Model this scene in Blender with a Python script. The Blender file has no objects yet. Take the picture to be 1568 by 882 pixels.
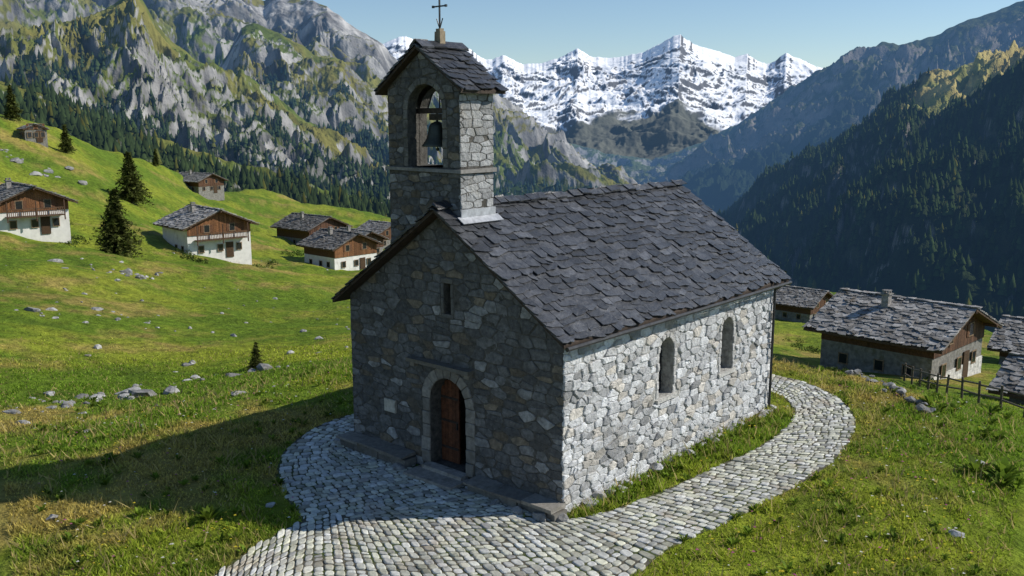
import bpy, math, random, bmesh
import numpy as np
from mathutils import Vector
random.seed(7); rng=np.random.default_rng(7)
sc=bpy.context.scene
# ------------------------------------------------------------------ camera / survey station
CX,CY,CZ,TH,PI_,FP=12.6155,-16.417,9.0542,-0.7131,0.1801,1403.18
cf=np.array([math.sin(TH)*math.cos(PI_),math.cos(TH)*math.cos(PI_),-math.sin(PI_)])
cu=np.array([math.sin(TH)*math.sin(PI_),math.cos(TH)*math.sin(PI_),math.cos(PI_)])
cr=np.array([math.cos(TH),-math.sin(TH),0.0])
C0=np.array([CX,CY,CZ])
def bearing(x,y):
    x=np.asarray(x,float);y=np.asarray(y,float)
    d=cf+cr*((x-784)/FP)[...,None]+cu*((441-y)/FP)[...,None]
    return np.arctan2(d[...,0],d[...,1]), d[...,2]/np.hypot(d[...,0],d[...,1])
def S(x,y,dist):
    a,te=bearing(x,y); return np.array([CX+math.sin(a)*dist,CY+math.cos(a)*dist,CZ+te*dist])
def G(x,y,z):
    a,te=bearing(x,y); dist=(z-CZ)/te; return S(x,y,dist)
cam=bpy.data.cameras.new('camera');camo=bpy.data.objects.new('camera',cam);sc.collection.objects.link(camo)
camo.location=C0; camo.rotation_euler=Vector(cf).to_track_quat('-Z','Y').to_euler()
cam.sensor_width=36;cam.lens=FP/1568*36;cam.clip_start=0.1;cam.clip_end=60000
sc.camera=camo
# ------------------------------------------------------------------ light
EL=math.radians(36);AZ=math.radians(44.5)
sv=Vector((math.sin(AZ)*math.cos(EL),math.cos(AZ)*math.cos(EL),math.sin(EL)))
sl=bpy.data.lights.new('sun','SUN');sl.energy=5.0;sl.angle=math.radians(0.5);sl.color=(1,0.95,0.86)
so=bpy.data.objects.new('sun',sl);sc.collection.objects.link(so);so.rotation_euler=sv.to_track_quat('Z','Y').to_euler();so.location=(30,30,60)
w=bpy.data.worlds.new('World');sc.world=w;w.use_nodes=True
nt=w.node_tree;bg=nt.nodes['Background'];sky=nt.nodes.new('ShaderNodeTexSky');sky.sky_type='NISHITA';sky.sun_disc=False
sky.sun_elevation=EL;sky.sun_rotation=AZ;sky.altitude=1500;sky.air_density=1.2;sky.dust_density=0.03;sky.ozone_density=4.0
nt.links.new(sky.outputs[0],bg.inputs[0]);bg.inputs[1].default_value=0.115
sc.view_settings.view_transform='Standard';sc.view_settings.look='None';sc.view_settings.exposure=0
# ------------------------------------------------------------------ noise
_p=rng.permutation(256);_p=np.concatenate([_p,_p,_p])
_ga=rng.uniform(0,2*np.pi,256);_gx=np.cos(_ga);_gy=np.sin(_ga)
def perlin(x,y,seed=0):
    x=np.asarray(x,float)+seed*17.31;y=np.asarray(y,float)+seed*9.77
    xi=np.floor(x).astype(int);yi=np.floor(y).astype(int);xf=x-xi;yf=y-yi
    xi&=255;yi&=255;u=xf*xf*xf*(xf*(xf*6-15)+10);v=yf*yf*yf*(yf*(yf*6-15)+10)
    def g(ix,iy,dx,dy):
        h=_p[_p[ix]+iy]; return _gx[h]*dx+_gy[h]*dy
    x1=(xi+1)&255;y1=(yi+1)&255
    a=g(xi,yi,xf,yf);b=g(x1,yi,xf-1,yf);c=g(xi,y1,xf,yf-1);d=g(x1,y1,xf-1,yf-1)
    return (a*(1-u)+b*u)*(1-v)+(c*(1-u)+d*u)*v*1.0
def fbm(x,y,o=4,seed=0,g=0.5):
    s=0;a=1;f=1
    for i in range(o): s=s+a*perlin(np.asarray(x)*f,np.asarray(y)*f,seed+i);a*=g;f*=2.03
    return s
def ridged(x,y,o=5,seed=0,g=0.55):
    s=0;a=1;f=1;n=0
    for i in range(o): s=s+a*(1-2*np.abs(perlin(np.asarray(x)*f,np.asarray(y)*f,seed+i)));n+=a;a*=g;f*=2.07
    return s/n
def sstep(a,b,x):
    t=np.clip((x-a)/(b-a),0,1);return t*t*(3-2*t)
# ------------------------------------------------------------------ mesh helpers
def link(ob,parent=None):
    sc.collection.objects.link(ob)
    if parent is not None: ob.parent=parent
    return ob
def empty(name,loc=(0,0,0)):
    e=bpy.data.objects.new(name,None);e.location=loc;e.empty_display_size=0.5;return link(e)
def setcol(me,cols,domain):
    a=me.color_attributes.new('Col','FLOAT_COLOR',domain)
    c=np.ones((len(cols),4),np.float32);c[:,:3]=cols;a.data.foreach_set('color',c.ravel())
def mk(name,V,F,mat,cols=None,parent=None,smooth=False,mi=None,mats=None):
    me=bpy.data.meshes.new(name);me.from_pydata([tuple(map(float,v)) for v in V],[],F)
    for m in (mats or [mat]): me.materials.append(m)
    if mi is not None: me.polygons.foreach_set('material_index',np.array(mi,np.int32))
    if cols is not None: setcol(me,np.array(cols),'FACE')
    if smooth: me.polygons.foreach_set('use_smooth',np.ones(len(F),bool))
    me.update();return link(bpy.data.objects.new(name,me),parent)
def mkfast(name,V,F,mat,vcol=None,fcol=None,parent=None,smooth=False):
    V=np.asarray(V,np.float32);F=np.asarray(F,np.int32);n,k=F.shape
    me=bpy.data.meshes.new(name);me.vertices.add(len(V));me.vertices.foreach_set('co',V.ravel())
    me.loops.add(n*k);me.loops.foreach_set('vertex_index',F.ravel())
    me.polygons.add(n);me.polygons.foreach_set('loop_start',np.arange(0,n*k,k,dtype=np.int32))
    try: me.polygons.foreach_set('loop_total',np.full(n,k,np.int32))
    except Exception: pass
    me.update(calc_edges=True);me.materials.append(mat)
    if smooth: me.polygons.foreach_set('use_smooth',np.ones(n,bool))
    if vcol is not None: setcol(me,vcol,'POINT')
    if fcol is not None: setcol(me,fcol,'FACE')
    return link(bpy.data.objects.new(name,me),parent)
def grid_faces(nr,nc,wrap=False):
    i=np.arange(nr-1)[:,None];j=np.arange(nc if wrap else nc-1)[None,:];j2=(j+1)%nc
    a=i*nc+j;b=i*nc+j2;c=(i+1)*nc+j2;d=(i+1)*nc+j
    return np.stack([a,b,c,d],-1).reshape(-1,4)
class MB:
    def __init__(s): s.V=[];s.F=[];s.C=[];s.M=[]
    def add(s,V,F,c=(1,1,1),m=0):
        o=len(s.V);s.V.extend([tuple(v) for v in V]);s.F.extend([tuple(i+o for i in f) for f in F]);s.C.extend([c]*len(F));s.M.extend([m]*len(F))
    def box(s,c,size,col=(1,1,1),R=None,m=0,jit=0):
        sx,sy,sz=[q/2 for q in size];vs=[]
        for x,y,z in [(-1,-1,-1),(1,-1,-1),(1,1,-1),(-1,1,-1),(-1,-1,1),(1,-1,1),(1,1,1),(-1,1,1)]:
            p=np.array([x*sx,y*sy,z*sz])+(rng.uniform(-jit,jit,3) if jit else 0)
            if R is not None: p=R@p
            vs.append(p+np.array(c))
        s.add(vs,[(0,3,2,1),(4,5,6,7),(0,1,5,4),(1,2,6,5),(2,3,7,6),(3,0,4,7)],col,m)
    def cyl(s,p0,p1,r0,r1=None,n=8,col=(1,1,1),m=0):
        if r1 is None:r1=r0
        p0=np.array(p0,float);p1=np.array(p1,float);d=p1-p0;d/=np.linalg.norm(d)
        a=np.cross(d,[0,0,1] if abs(d[2])<.9 else [1,0,0]);a/=np.linalg.norm(a);b=np.cross(d,a)
        vs=[]
        for p,r in((p0,r0),(p1,r1)):
            for k in range(n):
                t=2*math.pi*k/n;vs.append(p+r*(a*math.cos(t)+b*math.sin(t)))
        F=[(k,(k+1)%n,n+(k+1)%n,n+k) for k in range(n)]+[tuple(range(n))[::-1],tuple(range(n,2*n))]
        s.add(vs,F,col,m)
    def lathe(s,c,prof,n=20,col=(1,1,1),m=0):
        vs=[];F=[]
        for r,z in prof:
            for k in range(n):
                t=2*math.pi*k/n;vs.append((c[0]+r*math.cos(t),c[1]+r*math.sin(t),c[2]+z))
        for i in range(len(prof)-1):
            for k in range(n): F.append((i*n+k,i*n+(k+1)%n,(i+1)*n+(k+1)%n,(i+1)*n+k))
        s.add(vs,F,col,m)
    def make(s,name,mat,parent=None,smooth=False,mats=None):
        return mk(name,s.V,s.F,mat,s.C,parent,smooth,s.M if mats else None,mats)
def Rz(a):
    c,s=math.cos(a),math.sin(a);return np.array([[c,-s,0],[s,c,0],[0,0,1.0]])
# ------------------------------------------------------------------ materials
def material(name,base=(0.3,0.3,0.3),attr=True,lo=0.7,hi=1.25,scale=6,detail=4,rough=0.9,bump=0.3,bscale=20,bdist=0.02,
             patch=None,pscale=1.5,pth=(0.5,0.65),spec=0.25,metal=0,trans=0,haze_glow=None,patch2=None,p2scale=3,p2th=(.55,.7),bdet=5):
    m=bpy.data.materials.new(name);m.use_nodes=True;t=m.node_tree;N=t.nodes;L=t.links
    b=N['Principled BSDF'];out=N['Material Output']
    geo=N.new('ShaderNodeNewGeometry')
    P=geo.outputs['Position']
    if attr:
        at=N.new('ShaderNodeAttribute');at.attribute_name='Col';basec=at.outputs['Color']
    else:
        rg=N.new('ShaderNodeRGB');rg.outputs[0].default_value=(*base,1);basec=rg.outputs[0]
    def nz(sc_,det=detail,dist=0):
        n=N.new('ShaderNodeTexNoise');n.inputs['Scale'].default_value=sc_;n.inputs['Detail'].default_value=det;n.inputs['Roughness'].default_value=.62
        n.inputs['Distortion'].default_value=dist
        L.new(P,n.inputs['Vector']);return n.outputs['Fac']
    def mr(s,a,b_,c,d):
        r=N.new('ShaderNodeMapRange');L.new(s,r.inputs[0])
        for i,v in enumerate((a,b_,c,d)): r.inputs[i+1].default_value=v
        return r.outputs[0]
    def mix(f,a,b_,mode='MIX'):
        x=N.new('ShaderNodeMix');x.data_type='RGBA';x.blend_type=mode
        if isinstance(f,(int,float)): x.inputs[0].default_value=f
        else: L.new(f,x.inputs[0])
        for s,i in((a,6),(b_,7)):
            if isinstance(s,tuple): x.inputs[i].default_value=(*s,1)
            else: L.new(s,x.inputs[i])
        return x.outputs[2]
    c=basec
    if lo!=hi:
        v=mr(nz(scale),.3,.7,lo,hi)
        cmb=N.new('ShaderNodeCombineColor');[L.new(v,cmb.inputs[i]) for i in range(3)]
        c=mix(1.0,basec,cmb.outputs[0],'MULTIPLY')
    if patch: c=mix(mr(nz(pscale,4,.5),pth[0],pth[1],0,1),c,patch)
    if patch2: c=mix(mr(nz(p2scale,4,.3),p2th[0],p2th[1],0,1),c,patch2)
    L.new(c,b.inputs['Base Color']);b.inputs['Roughness'].default_value=rough;b.inputs['Specular IOR Level'].default_value=spec;b.inputs['Metallic'].default_value=metal
    if bump:
        bp=N.new('ShaderNodeBump');bp.inputs['Strength'].default_value=bump;bp.inputs['Distance'].default_value=bdist
        L.new(nz(bscale,bdet),bp.inputs['Height']);L.new(bp.outputs[0],b.inputs['Normal'])
    sh=b.outputs[0]
    if trans:
        tr=N.new('ShaderNodeBsdfTranslucent');L.new(c,tr.inputs[0]);mx=N.new('ShaderNodeMixShader');mx.inputs[0].default_value=trans
        L.new(sh,mx.inputs[1]);L.new(tr.outputs[0],mx.inputs[2]);sh=mx.outputs[0]
    if haze_glow:  # aerial haze painted on: emission blended into the surface, growing with distance
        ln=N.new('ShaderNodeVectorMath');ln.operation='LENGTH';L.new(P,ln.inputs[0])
        m1=N.new('ShaderNodeMath');m1.operation='DIVIDE';L.new(ln.outputs['Value'],m1.inputs[0]);m1.inputs[1].default_value=-haze_glow[0]
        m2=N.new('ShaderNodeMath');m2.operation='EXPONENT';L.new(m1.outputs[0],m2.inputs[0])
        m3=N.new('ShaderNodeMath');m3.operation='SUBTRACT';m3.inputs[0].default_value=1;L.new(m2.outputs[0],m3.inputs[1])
        em=N.new('ShaderNodeEmission');em.inputs[0].default_value=(*haze_glow[1],1);em.inputs[1].default_value=1
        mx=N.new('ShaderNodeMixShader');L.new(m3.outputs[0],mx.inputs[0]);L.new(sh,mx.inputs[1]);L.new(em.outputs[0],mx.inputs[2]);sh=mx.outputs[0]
    L.new(sh,out.inputs[0]);return m
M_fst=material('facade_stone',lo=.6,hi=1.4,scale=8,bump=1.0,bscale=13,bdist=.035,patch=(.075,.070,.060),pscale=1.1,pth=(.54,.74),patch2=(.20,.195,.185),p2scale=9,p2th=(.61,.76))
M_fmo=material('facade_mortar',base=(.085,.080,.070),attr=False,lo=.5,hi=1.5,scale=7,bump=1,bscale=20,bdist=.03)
M_wst=material('wall_stone',lo=.72,hi=1.18,scale=7,bump=1,bscale=11,bdist=.05,patch=(.31,.295,.265),pscale=1.4,pth=(.55,.75),patch2=(.17,.17,.17),p2scale=12,p2th=(.62,.73))
M_wmo=material('wall_mortar',base=(.43,.42,.39),attr=False,lo=.45,hi=1.2,scale=7,bump=1,bscale=18,bdist=.04)
M_dress=material('dressed_stone',lo=.7,hi=1.2,scale=9,bump=.5,bscale=30,bdist=.01,patch=(.14,.125,.10),pscale=2.5,pth=(.53,.72))
M_slate=material('roof_slate',lo=.5,hi=1.5,scale=6,bump=.9,bscale=10,bdist=.03,rough=.42,spec=.5,patch=(.026,.028,.033),pscale=3,pth=(.48,.7),patch2=(.085,.09,.098),p2scale=8,p2th=(.64,.78))
M_chslate=material('chalet_slate',lo=.55,hi=1.3,scale=2,bump=.8,bscale=5,bdist=.05,rough=.75,patch=(.13,.105,.075),pscale=1.2,pth=(.52,.72))
M_wood=material('old_wood',lo=.5,hi=1.4,scale=8,bump=.6,bscale=30,rough=.7)
M_plaster=material('plaster',lo=.85,hi=1.08,scale=1.5,bump=.3,bscale=10,patch=(.42,.39,.34),pscale=.8,pth=(.58,.8))
M_metal=material('dark_metal',base=(.06,.06,.062),attr=False,rough=.45,metal=.6,bump=.1)
M_bronze=material('bronze',base=(.07,.075,.06),attr=False,rough=.5,metal=.7,bump=.2)
M_lead=material('lead_flashing',base=(.42,.43,.45),attr=False,rough=.45,bump=.2,metal=.3)
M_glass=material('window_glass',base=(.02,.022,.025),attr=False,rough=.12,bump=.05,spec=.6)
M_cob=material('cobble_stone',lo=.7,hi=1.2,scale=9,bump=.7,bscale=22,bdist=.015,patch=(.36,.29,.21),pscale=.9,pth=(.54,.78),rough=.75,patch2=(.13,.125,.10),p2scale=2.2,p2th=(.6,.8))
M_bed=material('path_bed',base=(.10,.09,.065),attr=False,lo=.5,hi=1.4,scale=8,bump=.8,bscale=30,patch=(.06,.08,.02),pscale=1.2,pth=(.48,.6))
M_rock=material('rock',lo=.55,hi=1.3,scale=3,bump=1,bscale=8,bdist=.05,patch=(.15,.14,.10),pscale=2,pth=(.55,.7))
M_blade=material('grass_blades',lo=1,hi=1,bump=0,rough=.7,spec=.15,trans=.45)
M_leaf=material('conifer_leaf',lo=.5,hi=1.5,scale=1.5,bump=0,rough=.8,spec=.1,trans=.2)
M_grass=material('meadow',lo=.55,hi=1.4,scale=1.3,detail=7,bump=1.0,bscale=2.6,bdist=.35,rough=.95,spec=.05,haze_glow=(14000,(.2,.34,.6)),bdet=6)
HAZE_GLOW_COL=(.13,.29,.56)  # blue glow colour mixed into far surfaces to stand for air haze
def mm(name,hd,bsc=.02,bd=12,lo=.6,hi=1.35,sc_=.03,b=1.0): return material(name,lo=lo,hi=hi,scale=sc_,detail=6,bump=b,bscale=bsc,bdist=bd,rough=1,spec=0,haze_glow=(hd,HAZE_GLOW_COL),bdet=6)
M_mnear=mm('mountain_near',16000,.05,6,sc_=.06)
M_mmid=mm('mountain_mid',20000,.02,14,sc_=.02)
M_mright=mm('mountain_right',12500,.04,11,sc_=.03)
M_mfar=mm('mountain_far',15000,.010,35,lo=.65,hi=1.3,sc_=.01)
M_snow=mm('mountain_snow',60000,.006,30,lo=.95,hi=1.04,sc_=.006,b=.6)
M_ftree=material('forest_tree',lo=.6,hi=1.4,scale=.05,bump=0,rough=1,spec=0,haze_glow=(13000,HAZE_GLOW_COL))
# ------------------------------------------------------------------ terrain
ctl=[G(0,882,-.6),G(0,760,-.6),G(250,700,-.5),G(784,882,-.25),G(1568,882,-.5),G(1568,760,-.8),G(1420,660,-.9),G(1300,640,-.4),
 S(0,640,36),S(0,500,60),S(0,345,122),S(0,190,190),S(100,215,200),S(180,252,210),S(270,268,240),S(400,300,270),S(500,325,260),S(600,340,250),
 S(320,394,125),S(300,293,245),S(470,374,180),S(530,410,140),S(200,602,42),S(400,572,42),S(300,480,75),S(500,480,80),S(150,420,90),S(420,420,112),
 S(1190,448,230),S(1220,480,160),S(1370,572,70),S(1540,610,60),S(1568,528,118),S(1290,606,40),S(1430,640,33),S(1300,455,190),S(1450,495,150),S(1190,566,50),S(1000,500,90),S(800,450,100),
 S(1480,612,50),S(1568,648,42),S(1568,704,30),S(1380,612,48),S(1240,580,52),S(1250,545,80),S(1700,700,40),S(1700,610,70),
 np.array([12,-40,-2.]),np.array([-25,-45,1.]),np.array([50,-20,-9.]),np.array([80,-90,-25.]),np.array([-80,-90,8.]),np.array([80,20,-22.]),np.array([130,60,-40.]),np.array([-170,-60,25.]),
 np.array([12.6,-16.4,-.6]),np.array([0,5,-.2]),np.array([-8,5,-.2]),np.array([-4,12,-.2]),np.array([-4,-1,-.25]),np.array([1,11,-.15])]
ctl=np.array(ctl)
def cc(x,y):
    dx=x-CX;dy=y-CY;r=np.hypot(dx,dy)+1e-6;k=np.log1p(r/12)/r;return dx*k,dy*k
def tpsk(r2): return 0.5*r2*np.log(r2+1e-9)
_u,_v=cc(ctl[:,0],ctl[:,1]);n=len(ctl)
K=tpsk((_u[:,None]-_u)**2+(_v[:,None]-_v)**2)+np.eye(n)*0.001
Pm=np.stack([np.ones(n),_u,_v],1);A=np.block([[K,Pm],[Pm.T,np.zeros((3,3))]])
_rr=np.hypot(ctl[:,0]-CX,ctl[:,1]-CY)+10
sol=np.linalg.solve(A,np.concatenate([ctl[:,2]/_rr,np.zeros(3)]))
ex=np.array([-400,0,180,400,600,900,1190,1400,1568,1900]);ed=np.array([175,200,218,280,265,240,240,175,130,110.])
eaz=bearing(ex,np.full(len(ex),300.))[0]
def hgt(x,y):
    x=np.atleast_1d(np.asarray(x,float));y=np.atleast_1d(np.asarray(y,float));sh=x.shape;x=x.ravel();y=y.ravel();out=np.empty(len(x))
    for s in range(0,len(x),60000):
        X=x[s:s+60000];Y=y[s:s+60000];u,v=cc(X,Y);r=np.hypot(X-CX,Y-CY)
        z=tpsk((u[:,None]-_u)**2+(v[:,None]-_v)**2)@sol[:n]+sol[n]+sol[n+1]*u+sol[n+2]*v
        z*=np.minimum(r,400)+10
        dr=np.hypot(np.maximum(0,np.maximum(-8-X,X)),np.maximum(0,np.maximum(-Y,Y-11)))
        wgt=1-sstep(4.5,11,dr);z=z*(1-wgt)+(-.25)*wgt
        dd=sstep(6,25,dr)
        z+=dd*((.16+.55*sstep(50,90,r))*fbm(X/14,Y/14,3,3)+.13*fbm(X/2.6,Y/2.6,3,8))*(1+sstep(60,200,r)*1.5)+(1-dd)*.03*fbm(X/1.2,Y/1.2,2,5)*(1-wgt*.6)
        az=np.arctan2(X-CX,Y-CY);az=np.where(az>2.4,az-2*np.pi,az);e=np.interp(az,eaz,ed)
        q=r-e;z-=.55*np.where(q>0,q*q/(q+25),0)
        z=np.where(r>350,np.minimum(z,-40-(r-350)*.3),z)
        out[s:s+60000]=np.maximum(z,-270)
    return out.reshape(sh)
def H(x,y): return float(hgt([x],[y])[0])
azs=np.concatenate([np.linspace(-.64,.64,520),np.linspace(.64,2*np.pi-.64,92)[1:-1]])+TH
rad=np.concatenate([[.05],np.geomspace(1.5,420,400),np.geomspace(430,20000,40)])
RR,AA=np.meshgrid(rad,azs,indexing='ij');X=CX+RR*np.sin(AA);Y=CY+RR*np.cos(AA);Z=hgt(X,Y)
def meadow_col(x,y):
    g1=np.array([.110,.170,.016]);g2=np.array([.215,.245,.026]);br=np.array([.31,.23,.07]);dk=np.array([.06,.10,.013])
    r=np.hypot(x-CX,y-CY);a=np.arctan2(x-CX,y-CY)-TH;left=1-sstep(-.28,-.02,a)
    boost=np.exp(-((r-36)/11)**2)*left*.34+np.exp(-((r-110)/60)**2)*.09+np.exp(-((r-24)/8)**2)*left*.08
    a1=sstep(-.25,.45,fbm(x/18,y/18,4,11)+.5*fbm(x/3,y/3,3,14))[...,None];c=g1*(1-a1)+g2*a1
    b=sstep(.14,.56,fbm(x/9,y/22,4,21)+.4*fbm(x/1.7,y/1.7,3,25)+boost)[...,None];c=c*(1-b*.8)+br*b*.8
    d=sstep(.22,.55,fbm(x/5,y/5,4,31))[...,None];c=c*(1-d*.55)+dk*d*.55
    return c
mc=meadow_col(X,Y);far=sstep(300,600,RR)[...,None];mc=mc*(1-far)+np.array([.04,.06,.02])*far
mkfast('ground',np.stack([X,Y,Z],-1).reshape(-1,3),grid_faces(len(rad),len(azs),True)[:,::-1],M_grass,vcol=mc.reshape(-1,3),smooth=True)
# ------------------------------------------------------------------ mountains
forest_pts=[]
def massif(name,sky_,dr,db,yb,mat,colf,Nt=220,prof=1.25,ribs=(120,.5),amp=(60,30),jag=8,seed=0,trees=0,thh=16):
    sky_=np.array(sky_,float);Na=int((sky_[-1,0]-sky_[0,0])*.75)
    xs=np.linspace(sky_[0,0],sky_[-1,0],Na);ys=np.interp(xs,sky_[:,0],sky_[:,1])
    az,te=bearing(xs,ys);_,tb=bearing(xs,np.full(Na,float(yb)))
    drr=dr*(1+.10*fbm(az*5,az*0+seed,2,seed));zr=CZ+te*drr+jag*(ridged(az*dr/(jag*9),az*0+.3,4,seed+3)-.55)*1.6;zb=CZ+tb*db
    t=np.concatenate([np.linspace(0,1,Nt),[1.02,1.06,1.15,1.3]])[:,None]
    tt=np.minimum(t,1);D=db+(drr-db)*t
    Z=zb+(zr-zb)*(tt**prof)-np.maximum(t-1,0)*(drr-db)*.9
    X=CX+D*np.sin(az);Y=CY+D*np.cos(az)
    arc=az[None,:]*dr+0*t
    wx=fbm(X/(ribs[0]*2.5),Y/(ribs[0]*2.5),4,seed+40)*ribs[0]*2.2
    rn=ridged((arc+wx)/ribs[0],tt*ribs[1]*4+0*arc+wx/ribs[0]*.5,5,seed+7)
    rn2=ridged(X/(ribs[0]*1.3),Y/(ribs[0]*1.3),6,seed+17)
    rn3=fbm(X/(ribs[0]*4),Y/(ribs[0]*4),3,seed+27)
    win=np.minimum(1,(1-tt)*5+.0)*np.minimum(1,tt*6+.15)
    Z=Z+win*(amp[0]*(rn-.55)*2+amp[1]*(rn2-.55)*2+amp[0]*rn3*1.2)
    dZt=np.gradient(Z,axis=0)/np.maximum(np.gradient(D,axis=0),1e-3);dZa=np.gradient(Z,axis=1)/(D*np.gradient(az)[None,:])
    slope=np.hypot(dZt,dZa)
    col,fm=colf(X,Y,Z,slope,tt+0*X,rn,xs[None,:]+0*X)
    mkfast(name,np.stack([X,Y,Z],-1).reshape(-1,3),grid_faces(*X.shape),mat,vcol=col.reshape(-1,3),smooth=True)
    if trees:
        pr=(fm**2*D*D*(t<=1)).ravel();pr=pr/pr.sum();idx=rng.choice(len(pr),trees,p=pr)
        jx=rng.uniform(-1,1,(trees,2))*dr*.0008
        P=np.stack([X.ravel()[idx]+jx[:,0],Y.ravel()[idx]+jx[:,1],Z.ravel()[idx]-1],-1)
        forest_pts.append((P,rng.uniform(.5,1.25,trees)*thh))
def lerp(a,b,f): return np.array(a)*(1-f[...,None])+np.array(b)*f[...,None]
def q(a,p): return np.quantile(a,p)
def c_left(pr,lowf,topr=0.0,sc_=1.0):
    def f(X,Y,Z,s,t,rn,xs):
        n1=fbm(X/(200*sc_),Y/(200*sc_),5,50);n2=fbm(X/(40*sc_),Y/(40*sc_),4,60)
        sn=s/s.std()+1.5*n1+.8*n2+topr*sstep(.55,.9,t)
        rk=sstep(q(sn,1-pr-.05),q(sn,1-pr+.05),sn)
        g=lerp((.175,.16,.042),(.085,.115,.024),sstep(-.4,.4,n1+n2*.5))
        r=lerp((.10,.097,.095),(.31,.30,.285),sstep(-.4,.6,n2+.6*(rn-.5)))
        r=r*(1+.45*sstep(.7,.95,t))[...,None]
        c=g*(1-rk[...,None])+r*rk[...,None]
        fm=(1-sstep(lowf-.14,lowf+.10,t+.45*n1+.15*n2))*(1-rk*.85)
        c=c*(1-fm[...,None])+np.array([.024,.040,.013])*fm[...,None]
        return c,fm
    return f
def c_snow(X,Y,Z,s,t,rn,xs):
    n1=fbm(X/700,Y/700,5,50);n2=ridged(X/300,Y/300,5,61);sn=s/s.std()+.7*n1+1.0*(n2-.5)
    rk=sstep(q(sn,.80),q(sn,.84),sn)
    low=1-sstep(.25,.31,t+.20*n1+.10*(n2-.5));rk=np.maximum(rk,low)
    r=lerp((.13,.132,.14),(.13,.135,.115),low)
    return lerp((.95,.955,.97),(0,0,0),rk)+r*rk[...,None],t*0
def c_foot(X,Y,Z,s,t,rn,xs):
    n1=fbm(X/500,Y/500,5,50);n2=fbm(X/120,Y/120,4,61);sn=s/s.std()+n1*1.2+n2*.6
    rk=sstep(q(sn,.60),q(sn,.76),sn);c=lerp((.085,.105,.04),(.21,.205,.195),rk)
    fm=(1-sstep(.35,.6,t+.4*n1))*(1-rk*.5);c=c*(1-fm[...,None])+np.array([.025,.04,.02])*fm[...,None]
    return c,fm
def c_rfar(X,Y,Z,s,t,rn,xs):
    n1=fbm(X/300,Y/300,5,70);n2=fbm(X/90,Y/90,4,61);sn=s/s.std()+n1*1.2+n2*.5
    rk=sstep(q(sn,.55),q(sn,.75),sn);c=lerp((.07,.08,.035),(.18,.16,.14),rk)
    fm=(1-sstep(.3,.6,t+.3*n1));c=c*(1-fm[...,None])+np.array([.02,.03,.016])*fm[...,None]
    return c,fm
def c_rnear(X,Y,Z,s,t,rn,xs):
    n1=fbm(X/160,Y/160,5,70);n2=fbm(X/40,Y/40,4,61)
    top=sstep(.50,.58,t+.16*n1)*sstep(1375,1430,xs+90*n1+ (t-.8)*60)
    c=lerp((.022,.032,.013),(.055,.06,.026),sstep(-.2,.6,n1+n2*.5))
    c=c*(1-top[...,None])+lerp((.42,.34,.13),(.24,.24,.075),sstep(-.3,.5,n2+n1))*top[...,None]
    sn=s/s.std()+n2;rk=sstep(q(sn,.93),q(sn,.97),sn)*(1-top);c=c*(1-rk[...,None])+np.array([.17,.155,.135])*rk[...,None]
    return c,np.clip((1-top*1.3),0,1)*(1-rk)*(.35+sstep(-.5,.3,n1))
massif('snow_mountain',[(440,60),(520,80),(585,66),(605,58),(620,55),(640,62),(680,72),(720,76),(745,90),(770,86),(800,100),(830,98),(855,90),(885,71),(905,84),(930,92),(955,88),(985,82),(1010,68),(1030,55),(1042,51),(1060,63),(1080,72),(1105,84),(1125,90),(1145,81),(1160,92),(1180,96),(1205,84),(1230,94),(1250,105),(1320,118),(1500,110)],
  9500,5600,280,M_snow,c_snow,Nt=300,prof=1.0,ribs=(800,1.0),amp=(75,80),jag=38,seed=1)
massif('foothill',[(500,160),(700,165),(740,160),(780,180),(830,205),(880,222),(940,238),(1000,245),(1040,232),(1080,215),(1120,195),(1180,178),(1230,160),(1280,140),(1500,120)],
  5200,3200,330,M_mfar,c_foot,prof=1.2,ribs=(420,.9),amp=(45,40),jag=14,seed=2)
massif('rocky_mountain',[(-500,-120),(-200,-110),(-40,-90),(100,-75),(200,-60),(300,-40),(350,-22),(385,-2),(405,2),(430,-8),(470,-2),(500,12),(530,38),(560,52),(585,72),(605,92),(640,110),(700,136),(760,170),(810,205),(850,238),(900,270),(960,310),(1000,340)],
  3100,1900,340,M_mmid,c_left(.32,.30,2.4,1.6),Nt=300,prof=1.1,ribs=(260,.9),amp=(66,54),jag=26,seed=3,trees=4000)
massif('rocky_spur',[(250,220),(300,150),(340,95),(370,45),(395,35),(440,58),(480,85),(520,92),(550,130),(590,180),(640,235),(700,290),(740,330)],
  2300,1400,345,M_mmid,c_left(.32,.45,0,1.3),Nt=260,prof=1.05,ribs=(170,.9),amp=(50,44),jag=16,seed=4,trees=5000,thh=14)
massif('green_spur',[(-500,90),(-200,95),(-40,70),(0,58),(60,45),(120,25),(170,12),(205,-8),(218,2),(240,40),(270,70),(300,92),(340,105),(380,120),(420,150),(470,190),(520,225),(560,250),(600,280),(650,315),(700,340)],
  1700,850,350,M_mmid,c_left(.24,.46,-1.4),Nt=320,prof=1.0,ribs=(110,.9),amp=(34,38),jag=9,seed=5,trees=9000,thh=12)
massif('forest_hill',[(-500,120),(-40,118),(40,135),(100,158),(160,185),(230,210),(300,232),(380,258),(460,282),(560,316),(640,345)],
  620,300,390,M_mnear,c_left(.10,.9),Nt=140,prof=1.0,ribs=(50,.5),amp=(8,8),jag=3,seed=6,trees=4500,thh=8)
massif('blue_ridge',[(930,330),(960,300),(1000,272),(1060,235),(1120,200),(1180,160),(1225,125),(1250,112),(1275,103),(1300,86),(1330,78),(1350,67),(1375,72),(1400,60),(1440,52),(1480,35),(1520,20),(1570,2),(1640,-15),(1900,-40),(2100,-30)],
  4200,2700,360,M_mright,c_rfar,Nt=260,prof=1.1,ribs=(240,.8),amp=(80,64),jag=24,seed=8)
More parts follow.
